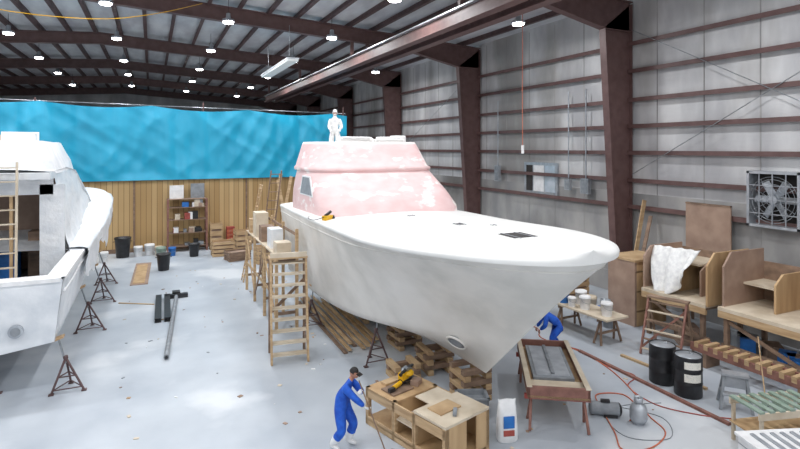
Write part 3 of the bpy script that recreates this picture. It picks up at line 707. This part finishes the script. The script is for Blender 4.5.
for x,h,l in((7.0,4.6,.8),(7.4,4.4,1.1),(8.2,4.2,-.6)): m.beam((x,-1.4,0),(x+l,-.5,h),.2,.04,'plyh')
m.obj('leaning_boards',(0,YW,0))
# ---------------------------------------------------------------- right side
m=MB(); m.b2((-.5,-2.1,.84),(.5,2.1,.9),'cream')
for y in(-1.7,0,1.7):
    m.b2((-.45,y-.04,.74),(.45,y+.04,.84),'plyd')
    for x in(-.4,.4): m.beam((x*.8,y,.8),(x*1.15,y+.15,.02),.06,.05,'plyd'); m.beam((x*.8,y,.8),(x*1.15,y-.15,.02),.06,.05,'plyd')
    m.beam((-.42,y,.35),(.42,y,.35),.04,.07,'plyd')
m.obj('trestle_bench',(13.3,14.5,0),.05)
for x,y,mt,s in((13.1,16.3,'bluep',1.2),(13.4,15.8,'white',1.2),(13.1,15.3,'white',1.3),(13.5,14.9,'grey',1.1),(13.1,14.5,'bluep',1.2),(13.5,14.1,'white',1.3),(13.2,13.6,'white',1.2),(13.6,13.1,'metal',1.1),(13.3,12.75,'white',1.2),(13.0,14.0,'white',.9),(13.65,15.4,'bluep',.9)): bucket(x,y,.9,mt,s,lid=random.random()<.5)
for x,y,mt,s in((14.6,15.2,'white',1.5),(14.9,14.5,'bluep',1.4),(14.6,13.9,'grey',1.5),(12.5,16.2,'white',1.4),(15.4,15.6,'cream',1.6),(12.9,17.2,'grey',1.6)): bucket(x,y,0,mt,s,lid=True)
m=MB()
for x in(-.55,.55):
    m.beam((x,-.6,.02),(x,.1,1.65),.05,.09,'plyr'); m.beam((x,.7,.02),(x,.1,1.65),.05,.09,'plyd')
for i in range(6): t=(i+.7)/6.2; m.beam((-.55,-.6+.7*t,1.63*t),(.55,-.6+.7*t,1.63*t),.09,.035,'plyd' if i%2 else 'cream')
m.beam((-.55,-.5,.2),(.55,0,1.4),.03,.06,'plyr'); m.b2((-.6,0,1.62),(.6,.25,1.67),'plyd'); m.beam((-.55,.55,.35),(.55,.55,.35),.04,.07,'plyd')
m.obj('wooden_step_trestle',(14.3,11.35,0),math.radians(-70))
def drum(x,y,label):
    m=MB(); r,h=.33,1.02
    m.lathe((0,0,0),[(r*.97,0),(r,.02),(r,.32),(r*1.03,.34),(r,.36),(r,.66),(r*1.03,.68),(r,.70),(r,h-.02),(r*1.02,h),(r*.96,h),(r*.95,h-.03),(.02,h-.03)],'black',24)
    m.lathe((0,0,h-.028),[(r*.93,0),(r*.92,.006),(.02,.007)],'lgrey',24); m.lathe((.15,.1,h-.02),[(.05,0),(.05,.03),(.01,.03)],'metal',10)
    if label:
        pts=[math.radians(a) for a in range(225,300,8)]
        for z0,z1,mt in((.42,.62,'paper'),(.74,.92,'paper')):
            m.loft([[V(((r+.008)*math.cos(t),(r+.008)*math.sin(t),z0)) for t in pts],[V(((r+.008)*math.cos(t),(r+.008)*math.sin(t),z1)) for t in pts]],mt,closed=False,caps=False)
    m.obj('steel_drum',(x,y,0),-.4)
drum(12.5,10.05,False); drum(12.45,9.25,True)
m=MB()
for y0,y1,z in((10.7,13.0,1.55),(7.6,10.3,1.62)):
    m.b2((15.2,y0,z-.16),(17.3,y1,z-.1),'plyd'); m.b2((15.15,y0,z-.1),(17.3,y1,z),'cream'); m.b2((15.15,y0,z-.3),(15.25,y1,z-.1),'plyh')
    for x in(15.3,17.1):
        for y in(y0+.15,y1-.2): m.b2((x,y,0),(x+.12,y+.12,z-.1),'plyd')
    m.beam((15.35,y0+.2,.4),(15.35,y1-.2,1.2),.05,.1,'plyd'); m.b2((15.3,y0,.4),(15.4,y1,.52),'plyd')
for y,x0,h,mt in((13.0,15.3,1.35,'brownpanel'),(12.1,15.9,.95,'ply'),(11.35,15.9,1.0,'brownpanel'),(10.65,15.2,1.5,'ply'),(10.2,15.3,1.6,'brownpanel'),(9.1,15.9,1.1,'ply'),(7.9,15.8,1.2,'brownpanel')):
    m.add([(x0,y,1.5),(17.2,y,1.5),(17.2,y,1.6+h),(x0+.35,y,1.6+h),(x0,y,1.6+h*.75),(x0,y+.06,1.5),(17.2,y+.06,1.5),(17.2,y+.06,1.6+h),(x0+.35,y+.06,1.6+h),(x0,y+.06,1.6+h*.75)],[(0,1,2,3,4),(9,8,7,6,5),(0,5,6,1),(1,6,7,2),(2,7,8,3),(3,8,9,4),(4,9,5,0)],mt)
m.b2((17.2,7.6,1.5),(17.28,13.0,2.8),'plyd'); m.b2((15.9,11.4,2.5),(17.2,13.0,2.56),'cream'); m.b2((16.2,9.2,2.2),(17.2,10.2,2.26),'cream')
for i in range(10):
    y=random.uniform(7.9,12.6); x=random.uniform(15.5,16.6); m.box((x,y,.3),(random.uniform(.3,.6),random.uniform(.3,.6),.6),random.choice(['cream','grey','white','plyd','bluep','brownpanel']),rot=(0,0,random.random()))
m.obj('plywood_mould_bench',(0,0,0))
m=MB(); m.b2((15.4,13.5,0),(15.5,14.7,2.3),'brownpanel'); m.b2((15.5,13.5,0),(17.0,13.56,2.3),'ply'); m.b2((15.5,14.64,0),(17.0,14.7,2.3),'ply')
for z in(.5,1.2,1.9): m.b2((15.5,13.5,z),(17.0,14.7,z+.04),'ply')
m.b2((15.36,13.45,2.28),(17.0,14.75,2.36),'plyh'); m.obj('plywood_cabinet')
m=MB(); rings=[]
for j in range(19):
    t=j/18; r=[]
    for i in range(21):
        u=i/20; y=11.3+1.75*u-.5*t*(u-.3)
        z=3.05-.1*u-1.45*t*(.55+.5*math.sin(u*2.6))+.1*noise.noise(V((u*5,t*3,1))); x=15.8-.8*t*(1-t*.35)+.16*noise.noise(V((u*6,t*2,7)))-.14*math.sin(u*15+t)*t
        r.append(V((x,y,z)))
    rings.append(r)
m.loft(rings,'wcloth',closed=False,caps=False); o=m.obj('draped_dust_sheet',fix=False); sd=o.modifiers.new('s','SOLIDIFY'); sd.thickness=.015
m=MB()
for x in(0,.45): m.beam((x,0,.5),(x,3.3,.5),.08,.22,'plyr')
for i in range(11): m.b2((-.05,.15+i*.29,.5),(.5,.27+i*.29,.66),'plyh')
for y in(.3,2.8): m.b2((-.05,y,0),(.55,y+.12,.4),'plyd')
m.obj('notched_timber_rack',(14.4,7.3,0),0)
m=MB()
for x in(-.3,.3):
    m.beam((x*1.1,-.28,0),(x*.75,-.05,.8),.06,.08,'grey'); m.beam((x*1.1,.28,0),(x*.75,.05,.8),.06,.08,'grey'); m.beam((x*.95,-.17,.38),(x*.95,.17,.38),.04,.05,'grey')
m.b2((-.28,-.16,.78),(.28,.16,.83),'lgrey'); m.b2((-.28,-.32,.36),(.28,-.1,.4),'lgrey'); m.b2((-.22,-.1,.5),(.22,-.07,.75),'lgrey')
m.obj('folding_step_stool',(12.85,8.3,0),math.radians(-50))
m=MB(); m.cyl((0,0,.3),(.55,.5,1.5),.014,'plyh',n=8); m.box((0,0,.16),(.34,.10,.28),'green',rot=(0,.2,.4)); m.lathe((.2,-.3,0),[(.2,0),(.24,.3),(.2,.42),(.05,.44)],'green',14)
m.obj('broom_and_pail',(13.45,7.95,0))
m=MB(); m.b2((-.9,-.5,.84),(.9,.5,.9),'white'); m.b2((-.85,-.45,.1),(.85,.45,.84),'white')
for z in(.3,.5,.7): m.b2((-.86,-.46,z),(.86,.46,z+.02),'lgrey')
for x in(-.8,.8):
    for y in(-.4,.4): m.cyl((x,y,0),(x,y,.1),.05,'black')
for i in range(7): m.b2((-.7+i*.2,-.35,.9),(-.62+i*.2,.35,.93),'lgrey')
m.obj('white_parts_bin',(10.75,5.75,0),math.radians(-20),bevel=.01)
m=MB()
for i in range(7): m.b2((-.8+i*.24,-.4,.92),(-.68+i*.24,.4,.96),'green')
for y in(-.4,.36): m.b2((-.8,y,.78),(.78,y+.05,.92),'cream')
for x in(-.75,.7):
    for y in(-.38,.34): m.b2((x,y,0),(x+.06,y+.06,.8),'cream')
m.b2((-.8,-.4,.4),(.8,.4,.43),'ply'); m.obj('slatted_bench',(12.0,6.85,0),math.radians(-15))
m=MB(); m.lathe((0,0,0),[(.13,0),(.13,.05),(.16,.06),(.19,.12),(.19,.34),(.15,.43),(.06,.47),(.05,.5)],'lgrey',20); m.lathe((0,0,.5),[(.1,0),(.1,.1),(.09,.1),(.09,0)],'lgrey',14); m.cyl((0,0,.45),(0,0,.58),.03,'metal'); m.obj('propane_tank',(10.1,8.75,0))
m=MB(); m.cyl((-.3,0,.16),(.3,0,.16),.15,'grey',n=18); m.sph((-.3,0,.16),(.08,.15,.15),'grey'); m.sph((.3,0,.16),(.08,.15,.15),'black'); m.box((0,0,.34),(.2,.08,.06),'black'); m.box((.1,.0,.04),(.3,.3,.06),'black'); m.obj('portable_air_tank',(9.7,9.35,0),-.6)
def hose(name,pts,r,mt):
    m=MB(); m.tube([(x,y,r) for x,y in pts],r,mt,n=6,sub=6); m.obj(name)
hose('orange_air_hose',[(10.0,8.9),(10.6,9.2),(10.9,9.9),(10.3,10.2),(9.9,9.7),(9.3,8.7),(8.9,8.1),(9.5,7.9),(10.3,8.2),(10.6,8.9),(11.2,9.8),(11.8,11.2),(12.0,12.6),(11.7,14),(12.2,14.9),(11.9,16.5)],.016,'orange')
hose('red_air_hose',[(11.6,13.6),(12.1,12.6),(11.9,11.5),(12.1,10.6),(11.4,10.2),(11.2,9.2),(11.7,8.4),(12.3,7.9)],.014,'red')
hose('black_power_cord',[(10.2,9.6),(10.8,8.7),(10.2,8.0),(9.4,8.4),(9.6,9.2),(10.4,9.5),(11.4,9.2)],.010,'grey')
lin_obj('floor_batten',(11.9,7.8,.03),(12.0,12.6,.03),.1,.06,'plyr'); lin_obj('floor_batten',(13.1,9.2,.03),(12.9,11.8,.03),.1,.06,'plyh')
m=MB(); rings=[]
for z,w,d in((0,.2,.12),(.05,.23,.15),(.4,.22,.14),(.7,.2,.1),(.82,.19,.04),(.88,.2,.015)): rings.append([V((w*math.copysign(abs(math.cos(a))**.6,math.cos(a)),d*math.copysign(abs(math.sin(a))**.6,math.sin(a)),z+.01*math.sin(5*a))) for a in[2*math.pi*i/20 for i in range(20)]])
m.loft(rings,'white'); m.box((0,-.146,.45),(.24,.02,.25),'bluep'); m.box((0,-.146,.22),(.24,.02,.12),'red'); m.obj('material_bag',(6.95,9.45,0),-.3)
m=MB()
for a,b in(((-.35,-.25,0),(.35,.25,.04)),((-.35,-.25,0),(-.31,.25,.45)),((.31,-.25,0),(.35,.25,.45)),((-.35,-.25,0),(.35,-.21,.45)),((-.35,.21,0),(.35,.25,.45)),((-.38,-.28,.42),(.38,-.22,.46)),((-.38,.22,.42),(.38,.28,.46)),((-.38,-.28,.42),(-.32,.28,.46)),((.32,-.28,.42),(.38,.28,.46)),((-.3,-.2,.04),(.3,.2,.35))): m.b2(a,b,'grey')
m.obj('storage_tote',(6.9,10.75,0),-.4)
crate('wooden_crate',15.5,17.0,1.2,1,1.0); crate('wooden_crate',15.5,19.4,1.2,1.2,1.4); crate('wooden_crate',14.8,22,1.6,1,1.2)
m=MB(); m.beam((16.9,15.2,0),(18.0,15.3,4.2),.2,.04,'plyh'); m.beam((16.8,14.9,0),(18.0,15.0,3.6),.15,.04,'plyd'); m.obj('leaning_boards')
# ---------------------------------------------------------------- world / colour
w=bpy.data.worlds.new('world'); S.world=w; w.use_nodes=True; bg=w.node_tree.nodes['Background']; bg.inputs[0].default_value=(.92,.95,1,1); bg.inputs[1].default_value=.9
S.view_settings.view_transform='Standard'; S.view_settings.look='None'; S.view_settings.exposure=0
